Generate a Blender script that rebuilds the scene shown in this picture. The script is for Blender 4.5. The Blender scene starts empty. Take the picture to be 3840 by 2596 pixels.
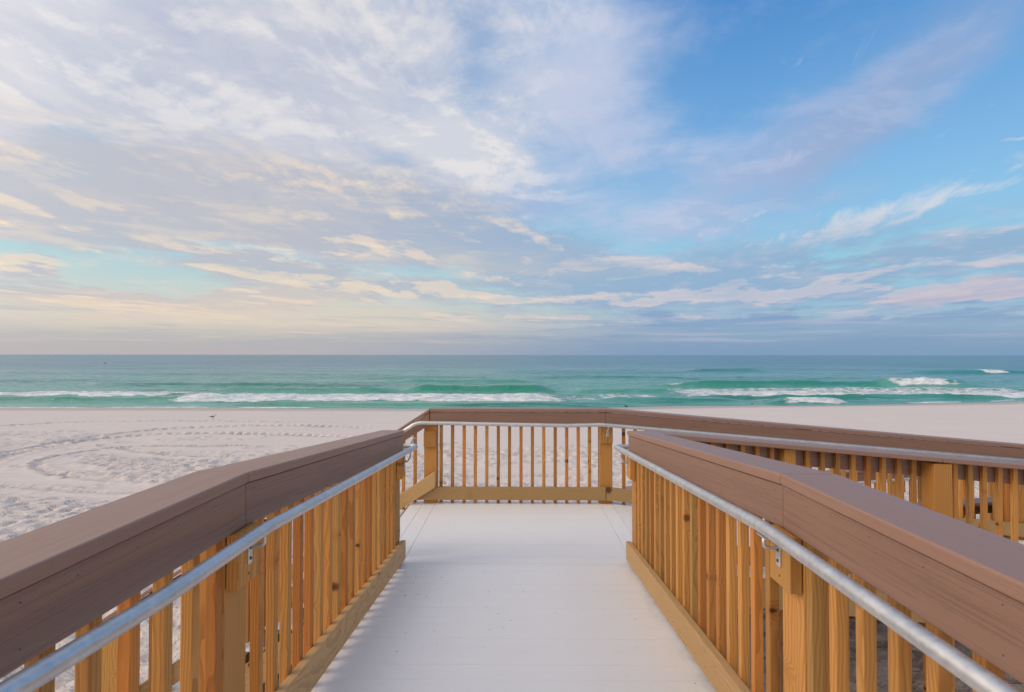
import bpy, bmesh, math, random
import numpy as np
from mathutils import Vector, Matrix
random.seed(7)
SC = bpy.context.scene
COL = SC.collection
PI = math.pi
LIFT = 3.04            # everything is laid out with the eye at z=0, then lifted so the dry sand is at z=0

# ------------------------------------------------------------------ helpers
def tag(o, label=None, cat=None, group=None, kind=None):
    if label: o['label'] = label
    if cat: o['category'] = cat
    if group: o['group'] = group
    if kind: o['kind'] = kind
    return o

def thing(name, loc, label, cat, group=None):
    o = bpy.data.objects.new(name, None)
    COL.objects.link(o)
    o.location = loc
    o.empty_display_size = 0.2
    return tag(o, label, cat, group)

def mesh_obj(name, me, mat=None, parent=None, M=None):
    o = bpy.data.objects.new(name, me)
    COL.objects.link(o)
    if mat and not me.materials:
        me.materials.append(mat)
    M = M or Matrix.Identity(4)
    if parent is not None:
        o.parent = parent
        o.matrix_basis = Matrix.Translation(parent.location).inverted() @ M if parent.parent is None else M
    else:
        o.matrix_basis = M
    return o

def bm_mesh(name, bm):
    me = bpy.data.meshes.new(name)
    bm.normal_update()
    bm.to_mesh(me)
    bm.free()
    return me

def frame(X, n):
    """rotation whose x axis is X (board direction), y close to n, z up"""
    X = Vector(X).normalized(); Y = Vector((n[0], n[1], 0)).normalized()
    Z = X.cross(Y)
    if Z.z < 0:
        Y = -Y; Z = -Z
    Z.normalize(); Y = Z.cross(X)
    M = Matrix((X, Y, Z)).transposed().to_4x4()
    return M

def prism(bm, pts, bevel=0.0, seg=2):
    """pts: 8 points; 0-3 start cap, 4-7 end cap (same order round)"""
    v = [bm.verts.new(p) for p in pts]
    fs = [(3, 2, 1, 0), (4, 5, 6, 7), (0, 1, 5, 4), (1, 2, 6, 5), (2, 3, 7, 6), (3, 0, 4, 7)]
    faces = [bm.faces.new([v[i] for i in f]) for f in fs]
    bmesh.ops.recalc_face_normals(bm, faces=faces)
    if bevel > 0:
        es = set()
        for f in faces:
            es.update(f.edges)
        bmesh.ops.bevel(bm, geom=list(es), offset=bevel, segments=seg, affect='EDGES', profile=0.5, clamp_overlap=True)
    return v

def box(bm, a, b, bevel=0.0, seg=1):
    x0, y0, z0 = a; x1, y1, z1 = b
    prism(bm, [(x0, y0, z0), (x0, y1, z0), (x0, y1, z1), (x0, y0, z1),
               (x1, y0, z0), (x1, y1, z0), (x1, y1, z1), (x1, y0, z1)], bevel, seg)

def tube_bm(bm, pts, r, seg=16, cap=True):
    pts = [Vector(p) for p in pts]
    rings = []
    prev = None
    for i, p in enumerate(pts):
        if i == 0: t = (pts[1] - p)
        elif i == len(pts) - 1: t = (p - pts[i - 1])
        else: t = (pts[i + 1] - p).normalized() + (p - pts[i - 1]).normalized()
        t.normalize()
        if prev is None:
            up = Vector((0, 0, 1)) if abs(t.z) < 0.9 else Vector((0, 1, 0))
            a = t.cross(up).normalized()
        else:
            a = (prev - t * prev.dot(t)).normalized()
        prev = a
        b = t.cross(a)
        rr = r[i] if isinstance(r, (list, tuple)) else r
        rings.append([bm.verts.new(p + (a * math.cos(2 * PI * k / seg) + b * math.sin(2 * PI * k / seg)) * rr) for k in range(seg)])
    for i in range(len(rings) - 1):
        for k in range(seg):
            f = bm.faces.new((rings[i][k], rings[i][(k + 1) % seg], rings[i + 1][(k + 1) % seg], rings[i + 1][k]))
            f.smooth = True
    if cap:
        bm.faces.new(list(reversed(rings[0]))); bm.faces.new(rings[-1])

def round_path(pts, rad, n=7):
    pts = [Vector(p) for p in pts]
    out = [pts[0]]
    for i in range(1, len(pts) - 1):
        p = pts[i]; a = (pts[i - 1] - p); b = (pts[i + 1] - p)
        d = min(rad, a.length * .45, b.length * .45)
        a = p + a.normalized() * d; b = p + b.normalized() * d
        for k in range(n + 1):
            t = k / n
            out.append(a * (1 - t) ** 2 + p * 2 * t * (1 - t) + b * t * t)
    out.append(pts[-1])
    return out

# ------------------------------------------------------------------ node expression helper
class NT:
    def __init__(self, tree):
        self.t = tree; self.n = tree.nodes; self.l = tree.links
    def node(self, typ, **kw):
        nd = self.n.new(typ)
        for k, v in kw.items(): setattr(nd, k, v)
        return nd
    def put(self, sock, v):
        if isinstance(v, E): v = v.s
        if isinstance(v, bpy.types.NodeSocket): self.l.new(v, sock)
        else: sock.default_value = v
    def math(self, op, a, b=None, c=None, clamp=False):
        nd = self.node('ShaderNodeMath', operation=op); nd.use_clamp = clamp
        self.put(nd.inputs[0], a)
        if b is not None: self.put(nd.inputs[1], b)
        if c is not None: self.put(nd.inputs[2], c)
        return E(self, nd.outputs[0])
    def sstep(self, x, a, b):
        nd = self.node('ShaderNodeMapRange', interpolation_type='SMOOTHSTEP')
        self.put(nd.inputs[0], x); nd.inputs[1].default_value = a; nd.inputs[2].default_value = b
        return E(self, nd.outputs[0])
    def lstep(self, x, a, b, c=0., d=1.):
        nd = self.node('ShaderNodeMapRange')
        self.put(nd.inputs[0], x)
        for i, v in enumerate((a, b, c, d)): nd.inputs[1 + i].default_value = v
        return E(self, nd.outputs[0])
    def xyz(self, x=0., y=0., z=0.):
        nd = self.node('ShaderNodeCombineXYZ')
        for i, v in enumerate((x, y, z)): self.put(nd.inputs[i], v)
        return nd.outputs[0]
    def sep(self, v):
        nd = self.node('ShaderNodeSeparateXYZ'); self.put(nd.inputs[0], v)
        return [E(self, o) for o in nd.outputs]
    def noise(self, vec, scale, detail=4., rough=.5, dist=0., dim='3D', w=None, lac=2.):
        nd = self.node('ShaderNodeTexNoise', noise_dimensions=dim)
        self.put(nd.inputs['Vector'], vec)
        nd.inputs['Scale'].default_value = scale; nd.inputs['Detail'].default_value = detail
        nd.inputs['Roughness'].default_value = rough; nd.inputs['Distortion'].default_value = dist
        nd.inputs['Lacunarity'].default_value = lac
        if w is not None: self.put(nd.inputs['W'], w)
        return E(self, nd.outputs['Fac'])
    def voro(self, vec, scale, feature='F1', rnd=1.):
        nd = self.node('ShaderNodeTexVoronoi', feature=feature)
        self.put(nd.inputs['Vector'], vec); nd.inputs['Scale'].default_value = scale
        nd.inputs['Randomness'].default_value = rnd
        return nd
    def mix(self, f, a, b, blend='MIX'):
        nd = self.node('ShaderNodeMix', data_type='RGBA', blend_type=blend)
        self.put(nd.inputs[0], f)
        self.put(nd.inputs[6], rgba(a)); self.put(nd.inputs[7], rgba(b))
        return nd.outputs[2]
    def ramp(self, f, stops, interp='LINEAR'):
        nd = self.node('ShaderNodeValToRGB'); cr = nd.color_ramp; cr.interpolation = interp
        while len(cr.elements) > 1: cr.elements.remove(cr.elements[0])
        cr.elements[0].position = stops[0][0]; cr.elements[0].color = rgba(stops[0][1])
        for p, c in stops[1:]:
            e = cr.elements.new(p); e.color = rgba(c)
        self.put(nd.inputs[0], f)
        return nd.outputs[0]
    def bump(self, h, strength=1., dist=.01, normal=None):
        nd = self.node('ShaderNodeBump'); self.put(nd.inputs['Height'], h)
        self.put(nd.inputs['Strength'], strength); nd.inputs['Distance'].default_value = dist
        if normal is not None: self.put(nd.inputs['Normal'], normal)
        return nd.outputs[0]
def rgba(c):
    if isinstance(c, (tuple, list)) and len(c) == 3: return (*c, 1.)
    return c
class E:
    def __init__(s, nt, sock): s.nt = nt; s.s = sock
    def __add__(s, o): return s.nt.math('ADD', s, o)
    __radd__ = __add__
    def __sub__(s, o): return s.nt.math('SUBTRACT', s, o)
    def __rsub__(s, o): return s.nt.math('SUBTRACT', o, s)
    def __mul__(s, o): return s.nt.math('MULTIPLY', s, o)
    __rmul__ = __mul__
    def __truediv__(s, o): return s.nt.math('DIVIDE', s, o)
    def sat(s): return s.nt.math('ADD', s, 0., clamp=True)
def lin(r, g, b):
    f = lambda v: (v / 255 / 12.92) if v / 255 <= .04045 else ((v / 255 + .055) / 1.055) ** 2.4
    return (f(r), f(g), f(b))

def new_mat(name):
    m = bpy.data.materials.new(name); m.use_nodes = True
    t = m.node_tree
    b = t.nodes['Principled BSDF']
    return m, NT(t), b

def geo_obj(N):
    tc = N.node('ShaderNodeTexCoord')
    return tc.outputs['Object']

# ------------------------------------------------------------------ materials
def wood_mat(name, axis, hue=0, reds=1.):
    m, N, b = new_mat(name)
    co = geo_obj(N)
    x, y, z = N.sep(co)
    oi = N.node('ShaderNodeObjectInfo')
    rnd = E(N, oi.outputs['Random'])
    r2 = N.math('FRACT', rnd * 17.31)
    r3 = N.math('FRACT', rnd * 91.7)
    r4 = N.math('FRACT', rnd * 43.13)
    L, A, B = (z, x, y) if axis == 'z' else (x, y, z)
    # knots: cells along the board
    kx = A + r2 * 7.; ky = B + r3 * 5.; kl = L + rnd * 31.
    kv = N.xyz(kx * 4.2 , ky * 4.2, kl * (7.4 if axis == 'z' else 5.))
    vo = N.voro(kv, 1.0)
    vd = E(N, vo.outputs['Distance'])
    vc = N.sep(vo.outputs['Color'])[0]
    pick = N.sstep(vc, .34, .37)
    krad = .065 + N.sep(vo.outputs['Color'])[1] * .14
    knot = N.math('MULTIPLY', N.sstep(vd / krad, 1.1, .55), pick)
    kring = N.math('SINE', vd * 70.) * .5 + .5
    halo = N.sstep(vd, .34, .08) * pick
    # growth rings seen as long grain lines that bend round the knots
    wob = N.noise(N.xyz(kx * 4., ky * 4., kl * 1.1), 1.6, 3., .5)
    rings = N.node('ShaderNodeTexWave', wave_type='BANDS', bands_direction='X', wave_profile='SAW')
    ph = A * (N.math('COSINE', r2 * 6.28)) + B * (N.math('SINE', r2 * 6.28)) + wob * .060 + halo * .020
    N.put(rings.inputs['Vector'], N.xyz(ph * (30. if axis == 'z' else 42.) + r3 * 10., 0., 0.))
    rings.inputs['Scale'].default_value = 1.0; rings.inputs['Distortion'].default_value = 0.
    grain = E(N, rings.outputs['Fac'])
    fib = N.noise(N.xyz(kx * 160., ky * 160., kl * 5.), 1., 3., .6)
    big = N.noise(N.xyz(kx * 3., ky * 3., kl * 1.3), 1., 2., .5)
    pale = (.585, .295, .080); mid = (.50, .205, .038); dark = (.27, .10, .020); green = (.42, .29, .10)
    if hue: pale = (.53, .335, .125); mid = (.46, .26, .085); dark = (.25, .125, .04)
    red = (.60, .205, .042)
    base = N.mix(N.sstep(r4, .52, .95) * reds * .85, pale, red)
    base = N.mix(N.sstep(r3, .76, .96) * .6, base, green)
    base = N.mix(big * .55, base, mid)
    base = N.mix(N.sstep(grain, .30, 1.) * (.50 if axis == 'z' else .38), base, dark)
    base = N.mix(N.sstep(fib, .45, .75) * .22, base, dark)
    base = N.mix(halo * .35, base, (.34, .12, .02))
    base = N.mix(knot * .92, base, N.mix(kring, (.045, .014, .006), (.16, .05, .012)))
    hs = N.node('ShaderNodeHueSaturation')
    hs.inputs['Saturation'].default_value = 1.0 if hue == 0 else .92
    N.put(hs.inputs['Value'], r2 * .46 + .74)
    N.put(hs.inputs['Color'], base)
    N.put(b.inputs['Base Color'], hs.outputs[0])
    b.inputs['Roughness'].default_value = .62
    b.inputs['Specular IOR Level'].default_value = .35
    N.put(b.inputs['Normal'], N.bump(grain * .5 + fib * .6 + knot * .8, .35, .0012))
    return m

def composite_mat(name, grooves, lo, hi_):
    m, N, b = new_mat(name)
    co = geo_obj(N)
    x, y, z = N.sep(co)
    oi = N.node('ShaderNodeObjectInfo'); rnd = E(N, oi.outputs['Random'])
    wob = N.noise(N.xyz(x * .7 + rnd * 20., y * 4., z * 4.), 1., 3., .5)
    st = N.noise(N.xyz(x * .55 + rnd * 9., (y + wob * .05) * 170., (z + wob * .05) * 170.), 1., 4., .6)
    fine = N.noise(N.xyz(x * 60., y * 300., z * 300.), 1., 2., .6)
    blot = N.noise(N.xyz(x * 2. + rnd * 5., y * 9., z * 9.), 1., 4., .6)
    lines = N.sstep(st, .50, .38)
    c = N.mix(blot, lo, hi_)
    c = N.mix(lines * grooves * .42, c, (.120, .066, .054))
    c = N.mix(N.sstep(fine, .55, .8) * .12, c, (.36, .26, .23))
    N.put(b.inputs['Base Color'], c)
    N.put(b.inputs['Roughness'], N.lstep(blot, .3, .7, .40, .52))
    b.inputs['Specular IOR Level'].default_value = .72
    N.put(b.inputs['Normal'], N.bump(lines * -1. * grooves + fine * .25, .5, .0015))
    return m

def metal_mat():
    m, N, b = new_mat('galvanised_steel')
    co = geo_obj(N); x, y, z = N.sep(co)
    n1 = N.noise(co, 55., 4., .6); n2 = N.noise(co, 9., 5., .7)
    N.put(b.inputs['Base Color'], N.mix(N.sstep(n1 * .4 + n2 * .6, .30, .70), (.52, .53, .54), (.70, .70, .70)))
    b.inputs['Metallic'].default_value = .85
    N.put(b.inputs['Roughness'], N.lstep(n1, .3, .7, .42, .56))
    N.put(b.inputs['Normal'], N.bump(n1, .12, .001))
    return m

def dark_mat(name, c, rough=.6):
    m, N, b = new_mat(name)
    co = geo_obj(N)
    N.put(b.inputs['Base Color'], N.mix(N.noise(co, 60., 3., .6), tuple(v * .75 for v in c), tuple(v * 1.2 for v in c)))
    b.inputs['Roughness'].default_value = rough
    return m

def deck_mat():
    m, N, b = new_mat('white_deck_board')
    co = geo_obj(N); x, y, z = N.sep(co)
    # embossed streaks run along the board: local x
    st = N.noise(N.xyz(x * 3., y * 180., z), 1., 3., .6)
    st2 = N.noise(N.xyz(x * 1.1 + 5., y * 60., z), 1., 3., .6)
    blot = N.noise(co, .9, 4., .6)
    rowi = N.math('FLOOR', y / .1434)
    wn = N.node('ShaderNodeTexWhiteNoise', noise_dimensions='1D'); N.put(wn.inputs['W'], rowi)
    rowr = E(N, wn.outputs['Value'])
    c = N.mix(blot, (.77, .76, .75), (.85, .835, .82))
    c = N.mix(rowr * .08, c, (.70, .70, .71))
    edge = N.math('ABSOLUTE', x + .0155)
    dirt = N.sstep(edge, .76, .90) * N.sstep(N.noise(N.xyz(x * 9., y * 5., 0.), 1., 5., .65), .46, .66) * N.sstep(y, 4.4, 4.2)
    c = N.mix(dirt * .35, c, (.52, .45, .38))
    c = N.mix(N.sstep(st, .62, .75) * .16, c, (.45, .42, .40))
    # scuffs: short brown marks in loose patches, stretched along the boards
    patch = N.sstep(N.noise(co, 1.7, 3., .55), .44, .64)
    sc = N.sstep(N.noise(N.xyz(x * 22., y * 90., z), 1., 4., .7), .63, .70)
    c = N.mix(sc * patch * .62, c, (.33, .27, .21))
    # a scatter of brown flakes trodden in near the foot of the ramp
    vx = (x + .70) / .26; vy = (y - 3.72) / .34
    cl = N.math('EXPONENT', (vx * vx + vy * vy) * -1.)
    fl = N.sstep(N.noise(N.xyz(x * 34., y * 26., 3.), 1., 3., .55, .6) + cl * .115, .745, .765) * N.sstep(cl, .15, .35)
    c = N.mix(fl * .8, c, (.27, .19, .15))
    sp = N.voro(N.xyz(x * 26., y * 30., 0.), 1.)
    spd = E(N, sp.outputs['Distance']); spc = N.sep(sp.outputs['Color'])[0]
    speck = N.sstep(spd, .15, .09) * N.sstep(spc, .955, .96)
    c = N.mix(speck * .8, c, (.17, .13, .11))
    N.put(b.inputs['Base Color'], c)
    b.inputs['Roughness'].default_value = .55
    b.inputs['Specular IOR Level'].default_value = .35
    N.put(b.inputs['Normal'], N.bump(st * .5 + st2 * .5, .35, .0015))
    return m

def sand_mat():
    m, N, b = new_mat('quartz_sand')
    co = geo_obj(N); x, y, z = N.sep(co)
    at = N.node('ShaderNodeAttribute', attribute_name='rough'); ro = E(N, at.outputs['Fac'])
    aw = N.node('ShaderNodeAttribute', attribute_name='wet'); wet = E(N, aw.outputs['Fac'])
    al = N.node('ShaderNodeAttribute', attribute_name='tread'); tr = E(N, al.outputs['Fac'])
    big = N.noise(co, .25, 4., .6)
    mid = N.noise(N.xyz(x * .35, y * 2.2, 0.), 1., 4., .6)
    fine = N.noise(co, 38., 4., .7)
    c = N.mix(big * .5 + mid * .5, (.64, .56, .515), (.735, .655, .61))
    c = N.mix(N.sstep(fine, .6, .8) * .15, c, (.50, .44, .42))
    # thin wrack and shell lines, long and parallel to the shore
    wr = N.sstep(N.noise(N.xyz(x * .35, y * 5.5 + big * 2., 0.), 1., 5., .65), .62, .72)
    c = N.mix(wr * .40, c, (.44, .38, .35))
    c = N.mix(wet * .8, c, (.44, .345, .28))
    c = N.mix(tr * .75, c, (.38, .34, .34))  # shade in the tyre lug dents, painted into the sand colour
    N.put(b.inputs['Base Color'], c)
    N.put(b.inputs['Roughness'], N.lstep(wet, .3, 1., .95, .38))
    b.inputs['Specular IOR Level'].default_value = .15
    h1 = N.noise(co, 4.6, 5., .62, .6)
    h2 = N.noise(co, 11., 4., .6, .4)
    groom = N.noise(N.xyz(x * .12, y * 7., 0.), 1., 3., .6)
    n1 = N.bump(h1 * .8 + h2 * .6, ro, .075)
    n2 = N.bump(groom * 1.1 + fine * .12, .9, .07, n1)
    N.put(b.inputs['Normal'], n2)
    return m

def sea_mat():
    m, N, b = new_mat('sea_water')
    co = geo_obj(N); x, y, z = N.sep(co)
    af = N.node('ShaderNodeAttribute', attribute_name='foam'); foam = E(N, af.outputs['Fac'])
    ag = N.node('ShaderNodeAttribute', attribute_name='face'); face = E(N, ag.outputs['Fac'])
    d = N.math('SQRT', x * x + y * y)
    deep = N.sstep(N.math('LOGARITHM', d, 10.), 1.62, 2.55)
    patch = N.noise(N.xyz(x * .012, y * .035, 0.), 1., 4., .6)
    shallow = (.135, .400, .325); deepc = (.065, .195, .290)
    streak = N.noise(N.xyz(x * .014, y * .10, 2.), 1., 10., .74, .15)
    streak2 = N.noise(N.xyz(x * .11, y * .75, 5.), 1., 7., .70, .2)
    c = N.mix((deep + (patch - .5) * .6).sat(), shallow, deepc)
    dk = N.sstep(streak * .55 + streak2 * .45, .50, .585)  # ripple shading, and pale sheen between, painted into the water colour
    c = N.mix(dk * .80, c, (.03, .17, .15))
    c = N.mix(N.sstep(streak * .55 + streak2 * .45, .485, .40) * .55, c, (.26, .44, .40))
    c = N.mix(face * .85, c, (.012, .235, .150))
    # foam: threshold of lacy noise against the foam amount carried by the wave mesh
    nw = N.noise(N.xyz(x * .6, y * .9, 0.), 1., 3., .5)
    lace = N.voro(N.xyz(x * .9 + nw * 2.2, y * 1.5 + nw * 1.4, 0.), 1., 'DISTANCE_TO_EDGE')
    ld = E(N, lace.outputs['Distance'])
    nz = N.noise(N.xyz(x * .75, y * 1.6, z * 1.5), 1., 7., .72, .7)
    nz2 = N.noise(N.xyz(x * .22, y * .5, 0.), 1., 4., .6, .3)
    val = foam * 1.75 - nz * 1.75 - nz2 * .55 - ld * .8 + .42
    fm = N.sstep(val, .06, .50)
    ftex = N.noise(N.xyz(x * .9, y * 1.7, z * 3.), 1., 7., .72, .4)
    c = N.mix(fm, c, N.mix(N.sstep(ftex, .38, .60), (.50, .58, .61), (.90, .89, .89)))
    N.put(b.inputs['Base Color'], c)
    N.put(b.inputs['Roughness'], N.math('MAXIMUM', N.lstep(deep, 0., 1., .16, .30), fm * .8))
    b.inputs['IOR'].default_value = 1.333
    N.put(b.inputs['Specular IOR Level'], N.lstep(fm, 0., 1., .5, .1) * (1. - dk * .72))
    # chop: bands lying along the shore, finer close in
    w1 = N.noise(N.xyz(x * .55, y * 1.5, 0.), 1., 5., .62, .5)
    w0 = N.noise(N.xyz(x * 1.6, y * 3.4, 1.), 1., 4., .65, .4)
    w2 = N.noise(N.xyz(x * .09, y * .30, 3.), 1., 5., .62, .3)
    w3 = N.noise(N.xyz(x * .016, y * .06, 7.), 1., 6., .65, .2)
    near = N.sstep(d, 170., 50.); far = N.sstep(d, 120., 900.)
    h = w0 * near * .35 + w1 * near * 1.2 + w2 * 2.3 * (1. - far * .6) + w3 * far * 5.
    n1 = N.bump(h + fm * (.3 + ftex * .8), .55, .60)
    N.put(b.inputs['Normal'], n1)
    return m

M_WZ = wood_mat('treated_pine_upright', 'z')
M_WX = wood_mat('treated_pine_board', 'x', 1, .15)
M_WP = wood_mat('treated_pine_post', 'z', 0, .1)
M_CAP = composite_mat('brown_composite_cap', .35, (.258, .142, .100), (.310, .175, .126))
M_FAS = composite_mat('brown_composite_fascia', .85, (.228, .122, .083), (.275, .152, .105))
M_MET = metal_mat()
M_DECK = deck_mat()
M_SAND = sand_mat()
M_SEA = sea_mat()
M_HOLE = dark_mat('screw_hole', (.10, .065, .055))
M_RIMR = dark_mat('screw_ring', (.30, .20, .165))
M_NAIL = dark_mat('nail_head', (.05, .04, .04))

# ------------------------------------------------------------------ railing builder
S1 = 1 / 12.
Y0, Y1 = 1.785, 4.262          # ramp start, ramp end
ZU, ZL = -1.432, -1.638        # upper and lower deck
CAPU, CAPL = -.388, -.594      # cap tops over them
XC = -.0155
XL, XR = XC - .905, XC + .905  # baluster lines of the near ramp
YN, YF = 4.339, 5.985          # baluster lines of the side ramp
S2 = .0845                     # side ramp slope
SS = .648                      # stair slope

class Run:
    """a straight piece of railing. P start on the baluster line, d along, n towards the walkers"""
    def __init__(s, parent, P, d, n, cap, floor):
        s.parent = parent; s.P = Vector((P[0], P[1], 0)); s.d = Vector((d[0], d[1], 0)); s.n = Vector((n[0], n[1], 0))
        s.cap = cap; s.floor = floor
    def pt(s, a, b, z): return s.P + s.d * a + s.n * b + Vector((0, 0, z))
    def board(s, name, a0, a1, n0, n1, top, bot, mat, bevel=.003, seg=2, extra=None, end_cut=(0, 0)):
        """top/bot: offsets from line z(a). slanted board with plumb ends"""
        z = top[0]; to = top[1]; bo = bot
        pts = []
        for a, cut in ((a0, end_cut[0]), (a1, end_cut[1])):
            pts += [s.pt(a, n0, z(a) + bo), s.pt(a + cut, n1, z(a) + bo), s.pt(a + cut, n1, z(a) + to), s.pt(a, n0, z(a) + to)]
        p0, p1 = s.pt(a0, 0, z(a0)), s.pt(a1, 0, z(a1))
        M = Matrix.Translation(s.pt(a0, (n0 + n1) / 2, z(a0) + (to + bo) / 2)) @ frame(p1 - p0, s.n)
        Mi = M.inverted()
        bm = bmesh.new()
        prism(bm, [Mi @ p for p in pts], bevel, seg)
        if extra: extra(bm, Mi, s, a0, a1, z)
        o = mesh_obj(name, bm_mesh(name, bm), mat, s.parent, M)
        return o
    def caprail(s, a0, a1, cut=(0, 0)):
        return s.board('cap_rail', a0, a1, .03, -.154, (s.cap, 0.), -.036, M_CAP, .006, 3)
    def fascia(s, a0, a1, screws=True):
        def ex(bm, Mi, s_, b0, b1, z):
            if not screws: return
            a = b0 + .05; k = 0
            while a < b1 - .02:
                for dz in ((-.063,) if k % 3 else (-.058, -.150)):
                    c = s_.pt(a, .0205, z(a) + dz + random.uniform(-.006, .006))
                    for r, off, mi in ((.0046, .0008, 2), (.0026, .0014, 1)):
                        ring = []
                        for q in range(10):
                            ang = 2 * PI * q / 10
                            ring.append(bm.verts.new(Mi @ (c + s_.d * math.cos(ang) * r + Vector((0, 0, math.sin(ang) * r)) + s_.n * off)))
                        f = bm.faces.new(ring)
                        f.normal_update()
                        if (f.normal @ (Mi.to_3x3() @ s_.n) if False else f.normal.dot(Mi.to_3x3() @ s_.n)) < 0: f.normal_flip()
                        f.material_index = mi
                a += .12 + random.uniform(0, .07); k += 1
        o = s.board('fascia_board', a0, a1, .0015, .021, (s.cap, -.039), -.178, M_FAS, .0035, 2, ex)
        if len(o.data.materials) == 1:
            o.data.materials.append(M_HOLE); o.data.materials.append(M_RIMR)
        return o
    def kick(s, a0, a1, lift=.038, h=.142, n0=.0015):
        def ex(bm, Mi, s_, b0, b1, z):
            a = b0 + .06; k = 0
            while a < b1 - .02:
                for dz in ((.04,), (.1,), (.035, .11))[k % 3]:
                    c = s_.pt(a, n0 + .0388, z(a) + lift + dz)
                    ring = [bm.verts.new(Mi @ (c + s_.d * math.cos(2 * PI * q / 8) * .0036 + Vector((0, 0, math.sin(2 * PI * q / 8) * .0036)))) for q in range(8)]
                    f = bm.faces.new(ring); f.normal_update()
                    if f.normal.dot(Mi.to_3x3() @ s_.n) < 0: f.normal_flip()
                    f.material_index = 1
                a += .127 + random.uniform(-.02, .02); k += 1
        o = s.board('kick_board', a0, a1, n0, n0 + .038, (s.floor, lift + h), lift, M_WX, .003, 2, ex)
        o.data.materials.append(M_NAIL)
        return o
    def balusters(s, positions, w=.035, me=None, jit=.0015, floor_off=.004):
        a = positions[0]
        h = (s.cap(a) - .039 - S1 * w) - (s.floor(a) + floor_off)
        if s.cap(a + 1) != s.cap(a): h -= abs(s.cap(a + .02) - s.cap(a - .0)) * 0
        if me is None:
            bm = bmesh.new()
            box(bm, (-w / 2, -w / 2, 0), (w / 2, w / 2, h), .0035, 2)
            me = bm_mesh('baluster', bm); me.materials.append(M_WZ)
        rot = Matrix.Rotation(math.atan2(s.d.y, s.d.x), 4, 'Z')
        for a in positions:
            p = s.pt(a + random.uniform(-jit, jit), -w / 2 - .0015, s.floor(a) + floor_off)
            tw = Matrix.Rotation(random.uniform(-.012, .012), 4, 'Z') @ Matrix.Rotation(random.uniform(-.0016, .0016), 4, 'X')
            flip = Matrix.Rotation(random.choice((0, PI / 2, PI, -PI / 2)), 4, 'Z')
            mesh_obj('baluster', me, None, s.parent, Matrix.Translation(p) @ rot @ tw @ flip)
        return me
    def post(s, a, w=.14, dep=.14, bottom=-3.4, block=True, boff=-.182, bw=None, hand=.0):
        """a: centre of the post along the run"""
        top = s.cap(a) - .040 - abs(s.cap(a + w / 2) - s.cap(a - w / 2)) / 2
        bm = bmesh.new()
        box(bm, (-w / 2, -dep / 2, 0), (w / 2, dep / 2, top - bottom), .004, 2)
        rot = Matrix.Rotation(math.atan2(s.d.y, s.d.x), 4, 'Z')
        M = Matrix.Translation(s.pt(a, -dep / 2 - .0025, bottom)) @ rot
        o = mesh_obj('post', bm_mesh('post', bm), M_WP, s.parent, M)
        if block:
            bw = bw or w - .004
            bm = bmesh.new()
            box(bm, (-bw / 2, -.019, -.176), (bw / 2, .019, 0), .003, 2)
            # screw heads in the block
            M = Matrix.Translation(s.pt(a, .0205, s.cap(a) + boff)) @ rot
            sgn = 1 if (rot.to_3x3() @ Vector((0, 1, 0))).dot(s.n) > 0 else -1
            for (sx, sz) in ((-.045, -.03), (.04, -.03), (0, -.145)):
                ring = [bm.verts.new((sx + math.cos(2 * PI * q / 8) * .0045, sgn * .0198, sz + math.sin(2 * PI * q / 8) * .0045)) for q in range(8)]
                f = bm.faces.new(ring); f.normal_update()
                if f.normal.y * sgn < 0: f.normal_flip()
                f.material_index = 1
            b = mesh_obj('mounting_block', bm_mesh('mounting_block', bm), M_WP, s.parent, M)
            b.data.materials.append(M_NAIL)
        return o
    def bracket(s, a, face=.0395, zo=-.26, tube_n=.09, tube_zo=-.156, tilt=0.):
        """steel bracket: plate on the face, curved arm, saddle under the tube"""
        Z = s.cap(a)
        rot = Matrix((s.d, s.n, Vector((0, 0, 1)))).transposed().to_4x4()
        M = Matrix.Translation(s.pt(a, face, Z + zo)) @ rot @ Matrix.Rotation(tilt, 4, 'Y')
        dy = tube_n - face; dz = tube_zo - zo
        bm = bmesh.new()
        box(bm, (-.013, .0006, -.036), (.013, .0056, .036), .001, 1)
        arm = round_path([(0, .004, .026), (0, dy * .55, .020), (0, dy, dz - .055), (0, dy, dz - .022)], .03, 5)
        tube_bm(bm, arm, .0065, 8)
        box(bm, (-.032, dy - .010, dz - .0245), (.032, dy + .010, dz - .0195), .001, 1)
        bmesh.ops.recalc_face_normals(bm, faces=bm.faces[:])
        o = mesh_obj('handrail_bracket', bm_mesh('handrail_bracket', bm), M_MET, s.parent, M)
        for dz2 in (-.018, .016):
            bm = bmesh.new()
            bmesh.ops.create_cone(bm, cap_ends=True, segments=10, radius1=.0062, radius2=.0045, depth=.003,
                                  matrix=Matrix.Translation((0, .0071, dz2)) @ Matrix.Rotation(-PI / 2, 4, 'X'))
            sc = bpy.data.objects.new('screw', bm_mesh('screw', bm)); sc.data.materials.append(M_NAIL)
            COL.objects.link(sc); sc.parent = o
        return o

def handrail(parent, pts, rad=.10, r=.021):
    bm = bmesh.new()
    tube_bm(bm, round_path(pts, rad), r, 20)
    p0 = Vector(pts[0])
    for v in bm.verts: v.co -= p0
    return mesh_obj('handrail', bm_mesh('handrail', bm), M_MET, parent, Matrix.Translation(p0))

def cap_ramp(y): return CAPU if y < Y0 else CAPU - S1 * (y - Y0)
def flo_ramp(y): return ZU if y < Y0 else max(ZU - S1 * (y - Y0), ZL - .2)

YS = -2.3
bal_y = [1.691 - .1225 * k for k in range(0, 31)]
bal_far = [1.967 + .1222 * k for k in range(18)]

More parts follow.
